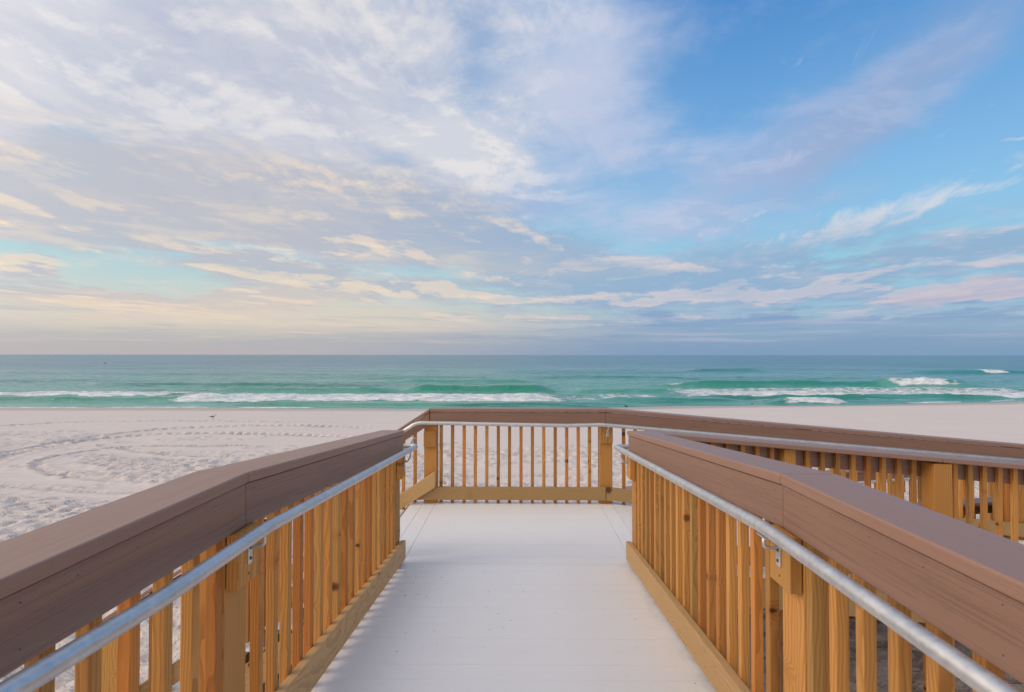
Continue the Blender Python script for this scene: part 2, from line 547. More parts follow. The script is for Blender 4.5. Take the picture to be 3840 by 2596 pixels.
def near_rail(side, label, group):
    X = XR if side > 0 else XL
    t = thing('ramp_railing', (X, Y0, ZU), label, 'railing', group)
    r = Run(t, (X, 0), (0, 1), (-side, 0), cap_ramp, flo_ramp)
    r.caprail(YS, Y0 - .0012); r.caprail(Y0 + .0012, Y1)
    r.fascia(YS, Y0 - .001); r.fascia(Y0 + .001, Y1 - .004)
    r.kick(YS, Y0 - .002); r.kick(Y0 + .002, Y1 + .005)
    pos = [y - .0175 for y in bal_y]
    me = r.balusters([p for p in pos if p < 1.75])
    r.balusters([y - .0175 for y in bal_far], me=me)
    r.post(1.772); r.post(4.172, boff=-.182); r.post(-.75); r.post(-2.2)
    r.bracket(1.772, tube_zo=-.178); r.bracket(4.19, tube_zo=-.146); r.bracket(-.75, tube_zo=-.178)
    return t, r
tL, rL = near_rail(-1, 'brown-capped near ramp railing on the side of the stairs and tyre tracks', 'railings along the near ramp')
tR, rR = near_rail(1, 'brown-capped near ramp railing on the side of the descending side ramp', 'railings along the near ramp')

XHR = XR - .09; XHL = XL + .09
XE = 9.5                         # far end of the side ramp
STX = -1.18                      # first nosing of the stairs
zc2 = lambda x: CAPL - S2 * max(0, x - .973)
zf2 = lambda x: ZL - S2 * max(0, x - 1.04)
zcs = lambda x: CAPL - SS * max(0, -.973 - x)              # stair cap
zfs = lambda x: ZL - SS * (STX - x)                        # nosing line
H = -.156
handrail(tR, [(XHR, YS, -.558), (XHR, Y0, -.560), (XHR, YN + .09, CAPL + H), (1.1, YN + .09, CAPL + H - .005), (XE, YN + .09, zc2(XE) + H)], .055)
handrail(tL, [(XHL, YS, -.53), (XHL, .75, -.545), (XHL, 1.25, -.569), (XHL, Y0, -.572), (XHL, YN + .09, CAPL + H), (-1.15, YN + .09, CAPL + H), (-3.05, YN + .09, zcs(-3.05) + H + .09)], .055)

# ---- railing across the sea side of the landing
t = thing('landing_railing', (0, YF, ZL), 'straight wooden railing across the far end of the landing, facing the sea', 'railing')
r = Run(t, (0, YF), (1, 0), (0, -1), lambda a: CAPL, lambda a: ZL)
r.caprail(-.972, .972); r.fascia(-.965, .965); r.kick(-1.14, .965, .044)
r.balusters([-.8655 + .1265 * k + .0175 for k in range(14)])
r.post(-.967, boff=-.246); r.post(.976, boff=-.20); r.bracket(.985, zo=-.262)
handrail(t, [(-3.3, YF - .09, CAPL + H - (3.3 - 1.10) * SS + .004), (-1.10, YF - .09, -.741), (.56, YF - .09, -.768), (.90, YF - .09, -.757), (XE, YF - .09, zc2(XE) + H)], .06)

# ---- side ramp, sea side
t = thing('side_ramp_railing', (.98, YF, ZL), 'long wooden railing on the sea side of the side ramp', 'railing', 'railings along the side ramp')
r = Run(t, (0, YF), (1, 0), (0, -1), zc2, zf2)
for a0, a1 in ((.9735, 3.30), (3.302, 6.0), (6.002, XE)):
    r.caprail(a0, a1)
for a0, a1 in ((.968, 5.55), (5.552, XE)):
    r.fascia(a0, a1); r.kick(a0 + .005, a1, .044)
me = None
pos = [1.174 + .127 * k for k in range(65)]
posts = [3.17, 5.47, 7.6, 9.4]
me = r.balusters([p for p in pos if all(abs(p - q) > .10 for q in posts)])
for p in posts: r.post(p); r.bracket(p)

# ---- side ramp, near side (seen from outside)
t = thing('side_ramp_railing', (1.1, YN, ZL), 'sloping wooden railing with wide posts seen from outside, just behind the near ramp railing', 'railing', 'railings along the side ramp')
r = Run(t, (0, YN), (1, 0), (0, 1), zc2, zf2)
for a0, a1 in ((1.047, 3.26), (3.262, 6.3), (6.302, XE)):
    r.caprail(a0, a1)
for a0, a1 in ((.925, 3.27), (3.272, XE)):
    r.fascia(a0, a1, False); r.kick(a0, a1)
pos = [1.182 + .1166 * k + .0175 for k in range(8)] + [2.276 + .1193 * k + .0175 for k in range(8)] + \
      [3.4315 + .1166 * k + .0175 for k in range(52)]
posts = [(2.125, .09, .09), (3.27, .14, .14), (6.3, .14, .14), (9.4, .14, .14)]
r.balusters([p for p in pos if all(abs(p - q[0]) > .085 for q in posts)])
for p, w, d_ in posts: r.post(p, w, d_, block=(w > .1)); 
for p in (3.27, 6.3): r.bracket(p)

# ---- return ramp beyond, going back down towards the stairs
zcr = lambda x: -2.011 + .0833 * (x - .97)
zfr = lambda x: zcr(x) - 1.044
for (yb, ny, lab) in ((6.30, 1, 'lower wooden railing close behind the side ramp, sloping the other way'),
                      (7.95, -1, 'farthest lower wooden railing, sea side of the return ramp')):
    t = thing('return_ramp_railing', (1.6, yb, zfr(1.6)), lab, 'railing', 'railings along the return ramp')
    r = Run(t, (0, yb), (1, 0), (0, ny), zcr, zfr)
    r.caprail(1.6, XE); r.fascia(1.6, XE, False); r.kick(1.6, XE)
    posts = [1.67, 3.6, 5.55, 7.5, 9.42]
    r.balusters([p for p in [1.8 + .127 * k for k in range(60)] if all(abs(p - q) > .1 for q in posts)])
    for p in posts: r.post(p)
    handrail(t, [(1.5, yb + ny * .09, zcr(1.5) + H), (XE, yb + ny * .09, zcr(XE) + H)])

# ---- stair railings
for (yb, ny, x_start, lab, kx) in ((YN, 1, -1.082, 'sloping stair railing between the near ramp railing and the stairs, seen from outside', -.95),
                                   (YF, -1, -.976, 'sloping stair railing running down from the corner post at the far end of the landing', -.90)):
    t = thing('stair_railing', (-1.2, yb, ZL), lab, 'railing', 'railings of the stairs')
    r = Run(t, (0, yb), (-1, 0), (0, ny), lambda a: zcs(-a), lambda a: zfs(-a))
    XB = 3.24
    r.caprail(-x_start, XB); r.fascia((-x_start if ny < 0 else .945), XB, ny < 0)
    r.kick(-kx, 3.1, .012, .172, .0015 if ny > 0 else .0415)
    r.balusters([1.1395 + .127 * k for k in range(16) ], floor_off=-.02)
    r.post(3.17, bottom=-3.3)
    if ny < 0: r.bracket(1.16, .0215, -.235, tilt=-.45)
    r.bracket(2.6, .0215, -.235)

# ------------------------------------------------------------------ decks
def deck(name, boards, label):
    """boards: list of (p0, p1, width_vec, thickness) built into ONE surface mesh"""
    bm = bmesh.new()
    for (pts) in boards:
            prism(bm, pts, .0006, 1)
    o = mesh_obj(name, bm_mesh(name, bm), M_DECK)
    tag(o, label, None, None, 'structure')
    return o
BW, GAP, TH = .1420, .0014, .025
def cross_boards(x0, x1, y0, y1, zf):
    out = []; y = y0
    while y < y1 - .01:
        ye = min(y + BW, y1)
        a, b_ = zf(y + 1e-4), zf(ye - 1e-4)
        dz = random.uniform(-.0004, .0004); a += dz; b_ += dz
        out.append([(x0, y, a - TH), (x0, ye, b_ - TH), (x0, ye, b_), (x0, y, a), (x1, y, a - TH), (x1, ye, b_ - TH), (x1, ye, b_), (x1, y, a)])
        y = ye + GAP
    return out
def long_boards(x0, x1, y0, y1, zx):
    out = []; x = x0
    while x < x1 - .01:
        xe = min(x + BW, x1)
        a, b_ = zx(x), zx(xe)
        out.append([(x, y0, a - TH), (x, y1, a - TH), (x, y1, a), (x, y0, a), (xe, y0, b_ - TH), (xe, y1, b_ - TH), (xe, y1, b_), (xe, y0, b_)])
        x = xe + GAP
    return out
def joist(parent, name, a, b, w, h, mat=M_WX):
    a = Vector(a); b = Vector(b)
    d = b - a; n = Vector((-d.y, d.x, 0)).normalized()
    M = Matrix.Translation(a) @ frame(d, n)
    Mi = M.inverted(); bm = bmesh.new(); pts = []
    for p in (a, b):
        pts += [p - n * w / 2 - Vector((0, 0, h)), p + n * w / 2 - Vector((0, 0, h)), p + n * w / 2, p - n * w / 2]
    prism(bm, [Mi @ q for q in pts], .003, 1)
    return mesh_obj(name, bm_mesh(name, bm), mat, parent, M)
def leg(parent, x, y, top, w=.14, bottom=-3.35):
    bm = bmesh.new(); box(bm, (-w / 2, -w / 2, 0), (w / 2, w / 2, top - bottom), .003, 1)
    return mesh_obj('support_post', bm_mesh('support_post', bm), M_WZ, parent, Matrix.Translation((x, y, bottom)))

dU = deck('upper_deck', cross_boards(XL - .10, XR + .10, YS, Y0 - .003, lambda y: ZU), 'white boarded deck the railings start from')
dR = deck('ramp', cross_boards(XL - .10, XR + .10, Y0, 4.262, lambda y: ZU - S1 * (y - Y0)), 'white boarded ramp sloping down to the landing')
bl = cross_boards(-.903, .903, 4.265, 6.07, lambda y: ZL)
for (x0, x1) in ((-1.045, -.906), (-1.18, -1.048), (.906, 1.036)):
    bl += [[(x0, 4.268, ZL - TH), (x0, 6.07, ZL - TH), (x0, 6.07, ZL), (x0, 4.268, ZL), (x1, 4.268, ZL - TH), (x1, 6.07, ZL - TH), (x1, 6.07, ZL), (x1, 4.268, ZL)]]
dL = deck('landing', bl, 'white boarded landing at the foot of the near ramp')
dS = deck('side_ramp', long_boards(1.039, XE, YN - .09, YF + .09, lambda x: ZL - S2 * (x - 1.04)), 'white boarded side ramp going down beside the landing')
dE = deck('end_landing', long_boards(XE + .003, XE + 2., YN - .09, 8.04, lambda x: ZL - S2 * (XE - 1.04)), 'white boarded landing at the end of the side ramp')
dB = deck('return_ramp', long_boards(1.55, XE, 6.21, 8.04, zfr), 'lower white boarded ramp behind the side ramp')
# framing under the decks
def under(o, segs, legs):
    for a, b, w, h in segs: joist(o, 'rim_joist', a, b, w, h)
    for x, y, z in legs: leg(o, x, y, z)
for x in (XL - .03, XR + .03, 0):
    joist(dU, 'rim_joist', (x, YS, ZU - TH - .002), (x, Y0, ZU - TH - .002), .038, .235)
    joist(dR, 'rim_joist', (x, Y0 + .002, ZU - TH - .002), (x, 4.26, ZL - TH - .002), .038, .235)
under(dL, [((-1.15, 4.3, ZL - TH - .002), (-1.15, 6.05, ZL - TH - .002), .038, .14), ((-1.12, 6.05, ZL - TH - .002), (1.0, 6.05, ZL - TH - .002), .038, .235),
           ((-1.12, 4.29, ZL - TH - .002), (1.0, 4.29, ZL - TH - .002), .038, .235)], [(0, 6.0, ZL - .3), (0, 4.4, ZL - .3)])
zx = lambda x: ZL - S2 * (x - 1.04)
for y in (YN - .06, YF + .06, (YN + YF) / 2):
    joist(dS, 'rim_joist', (1.05, y, zx(1.05) - TH - .002), (XE, y, zx(XE) - TH - .002), .038, .235)
for y in (6.25, 8.0):
    joist(dB, 'rim_joist', (1.6, y, zfr(1.6) - TH - .002), (XE, y, zfr(XE) - TH - .002), .038, .16)
# brown fascia under the stair edge of the landing
joist(dL, 'edge_fascia', (-1.195, 4.30, ZL - .012), (-1.195, 5.98, ZL - .012), .022, .14, M_FAS)

# ---- stairs
ts = thing('stairs', (-1.2, 5.1, -3.04), 'white boarded stairs going down from the landing to the sand', 'stairs')
RIS, RUN = .175, .27
for k in range(1, 8):
    x1 = STX - .03 - RUN * (k - 1); z = ZL - RIS * k
    bm = bmesh.new()
    for (a, b_) in ((-RUN - .012, -.147), (-.144, -.003)):
        box(bm, (a, 0, -.025), (b_, 1.64, 0), .0015, 1)
    mesh_obj('tread', bm_mesh('tread', bm), M_DECK, ts, Matrix.Translation((x1, 4.31, z)))
    bm = bmesh.new(); box(bm, (-.011, 0, 0), (.011, 1.60, RIS - .028), .001, 1)
    mesh_obj('riser', bm_mesh('riser', bm), M_FAS, ts, Matrix.Translation((x1 - RUN - .011 if k < 7 else x1 - RUN, 4.33, z - RIS + .001)))
for y in (4.325, 5.1, 5.935):
    joist(ts, 'stringer', (STX - .03, y, ZL - .20), (STX - .03 - RUN * 7.0, y, ZL - .20 - RIS * 7.0 - .02), .038, .24)

# ------------------------------------------------------------------ numpy noise
rng = np.random.RandomState(11)
def vnoise(x, y, seed):
    x = np.asarray(x, float); y = np.asarray(y, float)
    tab = np.random.RandomState(seed).rand(256, 256)
    xi = np.floor(x).astype(int); yi = np.floor(y).astype(int)
    fx = x - xi; fy = y - yi
    fx = fx * fx * (3 - 2 * fx); fy = fy * fy * (3 - 2 * fy)
    a = tab[xi % 256, yi % 256]; b = tab[(xi + 1) % 256, yi % 256]
    c = tab[xi % 256, (yi + 1) % 256]; d = tab[(xi + 1) % 256, (yi + 1) % 256]
    return (a * (1 - fx) + b * fx) * (1 - fy) + (c * (1 - fx) + d * fx) * fy
def fbm(x, y, seed, o=4, g=.5):
    s = 0; a = 1; t = 0
    for i in range(o):
        s = s + a * vnoise(x * 2 ** i + 13.7 * i, y * 2 ** i + 7.1 * i, seed + i); t += a; a *= g
    return s / t
def sst(x, a, b):
    t = np.clip((x - a) / (b - a), 0, 1); return t * t * (3 - 2 * t)
def grid_mesh(name, X, Y, Z, attrs):
    ny, nx = X.shape
    me = bpy.data.meshes.new(name)
    co = np.stack([X, Y, Z], -1).reshape(-1, 3).astype(np.float32)
    me.vertices.add(nx * ny); me.vertices.foreach_set('co', co.ravel())
    idx = np.arange(nx * ny).reshape(ny, nx)
    q = np.stack([idx[:-1, :-1], idx[:-1, 1:], idx[1:, 1:], idx[1:, :-1]], -1).reshape(-1, 4)
    me.loops.add(q.size); me.loops.foreach_set('vertex_index', q.ravel().astype(np.int32))
    me.polygons.add(len(q)); me.polygons.foreach_set('loop_start', (np.arange(len(q)) * 4).astype(np.int32))
    me.polygons.foreach_set('loop_total', np.full(len(q), 4, np.int32))
    me.polygons.foreach_set('use_smooth', np.ones(len(q), bool))
    me.update(calc_edges=True)
    for k, v in attrs.items():
        at = me.attributes.new(k, 'FLOAT', 'POINT'); at.data.foreach_set('value', v.ravel().astype(np.float32))
    return me

# ------------------------------------------------------------------ beach
SEA = -4.2
shx = np.array([-4000, -60, -40, 0, 6, 16, 27, 39, 48, 70, 120, 4000.])
shy = np.array([43., 42.2, 41.7, 42.0, 42.5, 44.8, 46.2, 47.8, 51., 54, 58, 60.])
def shore(x): return np.interp(x, shx, shy)
xs = np.concatenate([-np.geomspace(4000, 46, 14), np.arange(-44, -24, .5), np.arange(-24, 13, .085), np.arange(13, 60, .35), np.geomspace(61, 4000, 14)])
ys = [-400, -120, -40, -12, -4, 0, 2.5]
y = 3.2
while y < 62:
    ys.append(y); y += .06 + max(0, (y - 6)) * .0045
ys = np.array(ys + [64, 70, 80, 100, 140.])
X, Y = np.meshgrid(xs, ys)
SY = shore(X)
Z = -3.04 - np.clip(Y - (SY - 18), 0, None) * (1.16 / 18)
def D2W(px, py):   # point on the flat sand seen at that place of the photo, measured once when laying out the tracks
    dd = 3.04 * 1225 / (py - 806)
    return ((px - 1175) / 1225 * dd, dd)
def smooth_poly(pts, n=260):
    P = np.array([D2W(*p) for p in pts]); d = np.r_[0, np.cumsum(np.hypot(*np.diff(P, axis=0).T))]
    t = np.linspace(0, d[-1], n)
    # smooth interpolation
    Q = np.stack([np.interp(t, d, P[:, 0]), np.interp(t, d, P[:, 1])], -1)
    k = n // (len(pts) * 2); ker = np.ones(2 * k + 1) / (2 * k + 1)
    for _ in range(2):
        Qp = np.pad(Q, ((k, k), (0, 0)), mode='reflect', reflect_type='odd')
        Q = np.stack([np.convolve(Qp[:, i], ker, 'valid') for i in (0, 1)], -1)
    return Q
tracks = [  # (points, width, depth, pitch, amp, fade)
    ([(-250, 990), (0, 970), (208, 957), (417, 953), (583, 955), (760, 962)], .42, .025, .30, .085),
    ([(-200, 1080), (0, 1030), (104, 1012), (208, 995.5), (333, 979), (458, 971), (583, 969), (760, 970), (900, 972)], .46, .038, .31, .105),
    ([(-150, 1110), (0, 1042), (42, 1029), (146, 1008), (292, 993), (417, 987), (542, 986), (667, 988), (880, 993)], .46, .038, .31, .105),
    ([(640, 1012), (460, 1014), (330, 1013), (264, 1017), (191, 1026), (142, 1036), (95, 1045), (74, 1056), (80, 1068), (110, 1080), (203, 1090), (349, 1093), (430, 1096)], .28, .03, .17, .075),
    ([(264, 1017), (330, 1030), (400, 1036), (487, 1039), (620, 1038), (760, 1034)], .28, .03, .17, .075),
    ([(-200, 1095), (0, 1104), (122, 1114), (230, 1120), (300, 1121), (480, 1119)], .26, .025, .17, .04),
    ([(1030, 1082), (1200, 1079), (1400, 1074), (1600, 1066)], .26, .03, .17, .04),
    ([(980, 1056), (1100, 1053), (1400, 1047)], .2, .02, .17, .03),
]
rough = sst(Y, 18.5, 15.0) * sst(fbm(X * .25, Y * .35, 31, 3), .25, .42)
rough = np.maximum(rough, sst(Y, 13.2, 12.) * .9)
rough = np.maximum(rough, .22 * sst(fbm(X * .16, Y * .3, 77, 3), .50, .62) * sst(Y, 34, 24))
tread = np.zeros_like(X); dz = np.zeros_like(X)
smooth_band = np.ones_like(X)
msk = (np.abs(X) < 60) & (Y > 3) & (Y < 34)
mi = np.where(msk)
for (pts, w, dep, pitch, amp) in tracks:
    Q = smooth_poly(pts)
    x0, y0, x1, y1 = Q[:, 0].min() - 1.5, Q[:, 1].min() - 1.5, Q[:, 0].max() + 1.5, Q[:, 1].max() + 1.5
    sel = (X > x0) & (X < x1) & (Y > y0) & (Y < y1)
    px, py = X[sel], Y[sel]
    best = np.full(px.shape, 1e9); arc = np.zeros(px.shape); sgn = np.zeros(px.shape)
    seg = np.r_[0, np.cumsum(np.hypot(*np.diff(Q, axis=0).T))]
    for i in range(len(Q) - 1):
        ax, ay = Q[i]; bx, by = Q[i + 1]; dx, dy = bx - ax, by - ay; L2 = dx * dx + dy * dy + 1e-9
        tt = np.clip(((px - ax) * dx + (py - ay) * dy) / L2, 0, 1)
        ex, ey = px - ax - tt * dx, py - ay - tt * dy
        dd = ex * ex + ey * ey
        b_ = dd < best
        best[b_] = dd[b_]; arc[b_] = (seg[i] + tt * math.sqrt(L2))[b_]; sgn[b_] = (dx * ey - dy * ex)[b_]
    dist = np.sqrt(best)
    tot = seg[-1]
    fade = sst(arc, 0, tot * .08) * sst(arc, tot, tot * .75)
    inside = sst(dist, w * .62, w * .42) * fade
    side = np.where(sgn > 0, 1, -1) * dist
    ph = np.mod(arc / pitch + side / w * .45 + .35 * fbm(arc * .9, side * 3, 8, 3), 1.)
    lug = sst(ph, 0, .12) * sst(ph, .52, .40) * (.35 + 1.2 * vnoise(arc * 4, side * 7, 5))
    rim = np.exp(-((dist - w * .62) / .08) ** 2) * fade * (.5 + vnoise(arc * 5, side, 6))
    dz[sel] += -inside * (dep + amp * lug) + inside * (1 - lug) * amp * .25 + rim * (dep * .8 + .012)
    dz[sel] += -.022 * fade * np.exp(-((np.where(sgn > 0, dist, -dist) - w * 1.45) / .06) ** 2) * (w > .3)
    tread[sel] = np.maximum(tread[sel], inside * lug * .9)  # mask for the painted lug shade
    band = sst(dist, 1.15, .55) * fade
    smooth_band[sel] = np.minimum(smooth_band[sel], 1 - band * .92)
# the flattened strip the beach machine left between the loops
Yb = 3.04 * 1225 / Y
DX = X / Y * 1225 + 1175; DY = 806 + Yb
strip = sst(DY, 1040 + 0 * X, 1046) * sst(DX, 330, 60) * sst(DY, 1108, 1098)
strip2 = sst(DY, 1092, 1097) * sst(DY, 1115, 1108) * sst(DX, 900, 500)
smooth_band = smooth_band * (1 - .9 * np.clip(strip + strip2, 0, 1))
rough = rough * smooth_band
# footprints
NF = 30000
fx = rng.uniform(-24, 13, NF); fy = 3.5 + 20 * rng.rand(NF) ** 1.3
xi0 = np.searchsorted(xs, -24)
fp = np.zeros_like(X)
ysn = ys
for k in range(NF):
    i = np.searchsorted(ysn, fy[k]); j = np.searchsorted(xs, fx[k])
    if i < 4 or j < 4 or i > len(ysn) - 9 or j > len(xs) - 9: continue
    if rng.rand() > rough[i, j]: continue
    sl = (slice(i - 6, i + 7), slice(j - 5, j + 6))
    if j - 5 < 0: continue
    th = rng.uniform(0, PI); c, s_ = math.cos(th), math.sin(th)
    u = (X[sl] - fx[k]) * c + (Y[sl] - fy[k]) * s_; v = -(X[sl] - fx[k]) * s_ + (Y[sl] - fy[k]) * c
    rr = (u / .135) ** 2 + (v / .075) ** 2
    g = rng.uniform(.03, .08)
    fp[sl] += -g * np.exp(-rr * 1.2) + g * .55 * np.exp(-(np.sqrt(rr) - 1.7) ** 2 * 3)
fp = np.clip(fp, -.12, .07)
lump = (fbm(X * 2.6, Y * 2.6, 3, 4, .6) - .5) * .03
Zs = Z + dz + fp + lump * rough + (fbm(X * .22, Y * .4, 19, 3) - .5) * .10 * sst(SY - Y, 1.5, 8) * sst(np.abs(X), 300, 60)
Zs += (fbm(X * .11, X * 0 + 2, 44, 4, .6) - .5) * .16 * np.exp(-((SY - Y) / 3.5) ** 2)
wet = np.exp(-((SY - Y - .3) / 2.6) ** 2) * sst(Y, 30, 38)
wet = np.clip(wet + .5 * sst(SY - Y, 5.2, 3.5), 0, 1) * sst(Y, 30, 36)
me = grid_mesh('beach', X, Y, Zs, {'rough': rough * .9 + .06, 'wet': wet, 'tread': tread})
beach = mesh_obj('beach', me, M_SAND); tag(beach, kind='structure')

# ------------------------------------------------------------------ sea
rows = [36.]
while rows[-1] < 420: rows.append(rows[-1] * 1.0052)
while rows[-1] < 60000: rows.append(rows[-1] * 1.06)
rows = np.array(rows)
U = np.linspace(-1.35, 1.35, 640)
V, RR = np.meshgrid(U, rows)
X = V * RR; Y = RR.copy()
X[:, 0] -= RR[:, 0] * 3; X[:, -1] += RR[:, 0] * 3
hz = np.zeros_like(X); foam = np.zeros_like(X); face = np.zeros_like(X)
SY = shore(X)
off = Y - SY
env = sst(off, .8, 9)
# general swell and chop
def swell(kx, ky, seed, warp=2.):
    w = fbm(X * kx * .5, Y * ky * .35, seed, 2) * warp
    return np.sin(2 * PI * (Y * ky + X * kx * .2 + w))
amp_far = sst(Y, 260, 90)
hz += env * .16 * (fbm(X * .45, Y * 1.3, 147, 4, .6) - .5) * 2 * sst(Y, 170, 70)
gate = sst(fbm(X * .03, Y * .07, 61, 3), .45, .68)
hz += env * (.10 * swell(.02, .14, 41) * gate + .035 * swell(.08, .37, 43) + .025 * (fbm(X * .5, Y * 1.1, 47, 4) - .5) * 2) * (.3 + .7 * amp_far)
gate2 = sst(fbm(X * .018 + 9, Y * .05, 67, 3), .5, .72)
hz += env * .30 * gate2 * np.clip(swell(.01, .055, 51, 1.5), 0, 1) ** 3 * sst(Y, 300, 110)
def wave(yc, x0, x1, A, front=1.0, back=3.2, soft=3., seed=0, wig=.9, bow=0.):
    """a ridge lying along the shore; steep face towards the beach"""
    c = yc + (fbm(X * .07, X * 0 + seed, 100 + seed, 3) - .5) * 2 * wig + bow * ((X - (x0 + x1) / 2) / ((x1 - x0) / 2)) ** 2
    e = sst(X, x0, x0 + soft) * sst(X, x1, x1 - soft)
    a = A * (.75 + .5 * fbm(X * .16, X * 0 + 3, 200 + seed, 3))
    s = Y - c
    prof = np.where(s < 0, np.exp(-(s / front) ** 2), np.exp(-(s / back) ** 2))
    return s, e, a * prof * e
def add_foam(s, e, f0, f1, val, seed, rag=1.2):
    """foam from f0 to f1 (offset from the crest line), ragged edges"""
    j = (fbm(X * .35, Y * .5, 300 + seed, 4) - .5) * 2 * rag
    m = sst(s + j, f0 - .5, f0 + .5) * sst(s + j, f1 + 1.2, f1 - .8) * e * (1 - .30 * np.clip((s - f0) / (f1 - f0), 0, 1) ** .7)
    np.maximum(foam, m * val, out=foam)
def add_face(s, e, front, k=1.):
    np.maximum(face, e * k * sst(s, -front * 1.7, -front * .5) * sst(s, front * .35, -front * .1), out=face)
# big green wave behind the foam, centre
s, e, h = wave(60.5, -14, 5.5, .84, 1.25, 4., 4., 1, .5); hz += h; add_face(s, e, 1.25); green = e * sst(s, -2.2, -1.2)
s, e, h = wave(61.3, -36, -12, .40, 1.1, 3.5, 3., 2, .6); hz += h; add_face(s, e, 1.1, .5); add_foam(s, e * (.35 + .65 * sst(fbm(X * .3, X * 0, 88, 3), .40, .75)), -1.4, -.3, .56, 2, 1.0)
s, e, h = wave(60.8, 5, 20, .35, 1.1, 3.5, 3., 3, .6); hz += h; add_face(s, e, 1.1, .5)
# main spent-foam belt
s, e, h = wave(48.9, -35, 8, .30, .8, 3.5, 7., 4, .45, .8); hz += h; add_face(s, e, .8, .3)
add_foam(s, e, -1.5, 8.6, 1.06, 4, 1.3)
add_foam(s, sst(X, 5, 9) * sst(X, 19, 12), 1., 9., .78, 5, 1.6)
s, e, h = wave(53.4, -80, -29, .22, .9, 3., 8., 6, .9); hz += h; add_foam(s, e, -1.7, 6.0, 1.0, 6, 1.2); add_face(s, e, .9, .3)
s, e, h = wave(49.0, -80, -26, .28, .8, 2.6, 4., 7, .5); hz += h; add_face(s, e, .8, .75)
s, e, h = wave(45.2, -26, 14, .22, .7, 2.2, 6., 8, .4); hz += h; add_face(s, e, .7, .5)
# green waves to the side of the foam belt
s, e, h = wave(49.4, 6, 22, .32, .9, 3., 4., 9, .6); hz += h; add_face(s, e, .9, .8)
add_foam(s, sst(X, 2, 5) * sst(X, 16, 10), .6, 5.5, .72, 9, 1.6)
# breaking wave further along
s, e, h = wave(71., 14, 66, .78, 1.3, 4., 12., 10, .7); hz += h; add_face(s, e * sst(X, 49, 45), 1.3)
add_foam(s, sst(X, 46.0, 48.6) * sst(X, 62, 53), -1.9, .5, 1.0, 10, 1.2)
add_foam(s, sst(X, 18, 20) * sst(X, 24, 21), -1.1, .2, .9, 11, .6)
hz += .35 * sst(X, 46, 48) * sst(X, 60, 56) * np.exp(-((s + .3) / 1.2) ** 2) * (.5 + fbm(X * .8, Y * .4, 71, 3))
# belt of white water beyond the side ramp
s, e, h = wave(53.2, 17, 62, .36, 1., 3.5, 5., 12, .8, .9); hz += h; add_face(s, e, 1., .8)
add_foam(s, e * (.45 + .7 * sst(fbm(X * .13, X * 0 + 4, 812, 4, .6), .35, .6)), -.6, 1.6, 1.0, 12, .9)
add_foam(s, sst(X, 12, 20) * sst(X, 70, 55), 0., 13.5, .90, 13, 1.8)
s, e, h = wave(48.6, 21.5, 30.5, .38, .8, 2., 2.5, 14, .4); hz += h; add_foam(s, sst(X, 21.5, 25) * sst(X, 31, 27.5), -1.1, .9, 1.0, 14, 1.2)
s, e, h = wave(64, 24, 70, .25, 1., 3., 8., 15, .8); hz += h; add_face(s, e, 1., .4)
# far out
s, e, h = wave(121, 84, 150, .95, 2.2, 6., 10., 16, 1.5); hz += h; add_face(s, e, 2.2, .7)
add_foam(s, sst(X, 101, 103) * sst(X, 109, 106), -2.4, 1., 1., 16, .8)
s, e, h = wave(138, 40, 66, .8, 2.4, 7., 8., 17, 1.5); hz += h; add_face(s, e, 2.4, .6)
s, e, h = wave(82, -22, 6, .42, 1.6, 5., 7., 18, .9); hz += h; add_face(s, e, 1.6, .6)
s, e, h = wave(96, -30, -2, .35, 1.8, 5., 7., 20, 1.); hz += h; add_face(s, e, 1.8, .5)
s, e, h = wave(74, -62, -28, .30, 1.5, 5., 7., 19, 1.); hz += h; add_face(s, e, 1.5, .5)
s, e, h = wave(100, 0, 34, .4, 1.8, 5., 9., 22, 1.); hz += h; add_face(s, e, 1.8, .5)
foam *= 1 - .97 * green * sst(Y, 90, 80)
# swash line along the sand
sw = np.exp(-((off - .2 - 1.2 * fbm(X * .16, X * 0, 91, 4)) / .5) ** 2) * sst(fbm(X * .10, X * 0 + 5, 93, 4), .36, .55)
np.maximum(foam, sw * .98, out=foam)
hz += foam * .17 * (fbm(X * .9, Y * 1.3, 97, 4, .6))
hz *= sst(off, -.3, 3.)
face *= sst(off, .5, 3)
me = grid_mesh('sea', X, Y, SEA + hz, {'foam': foam, 'face': face})
sea = mesh_obj('sea', me, M_SEA); tag(sea, kind='structure')

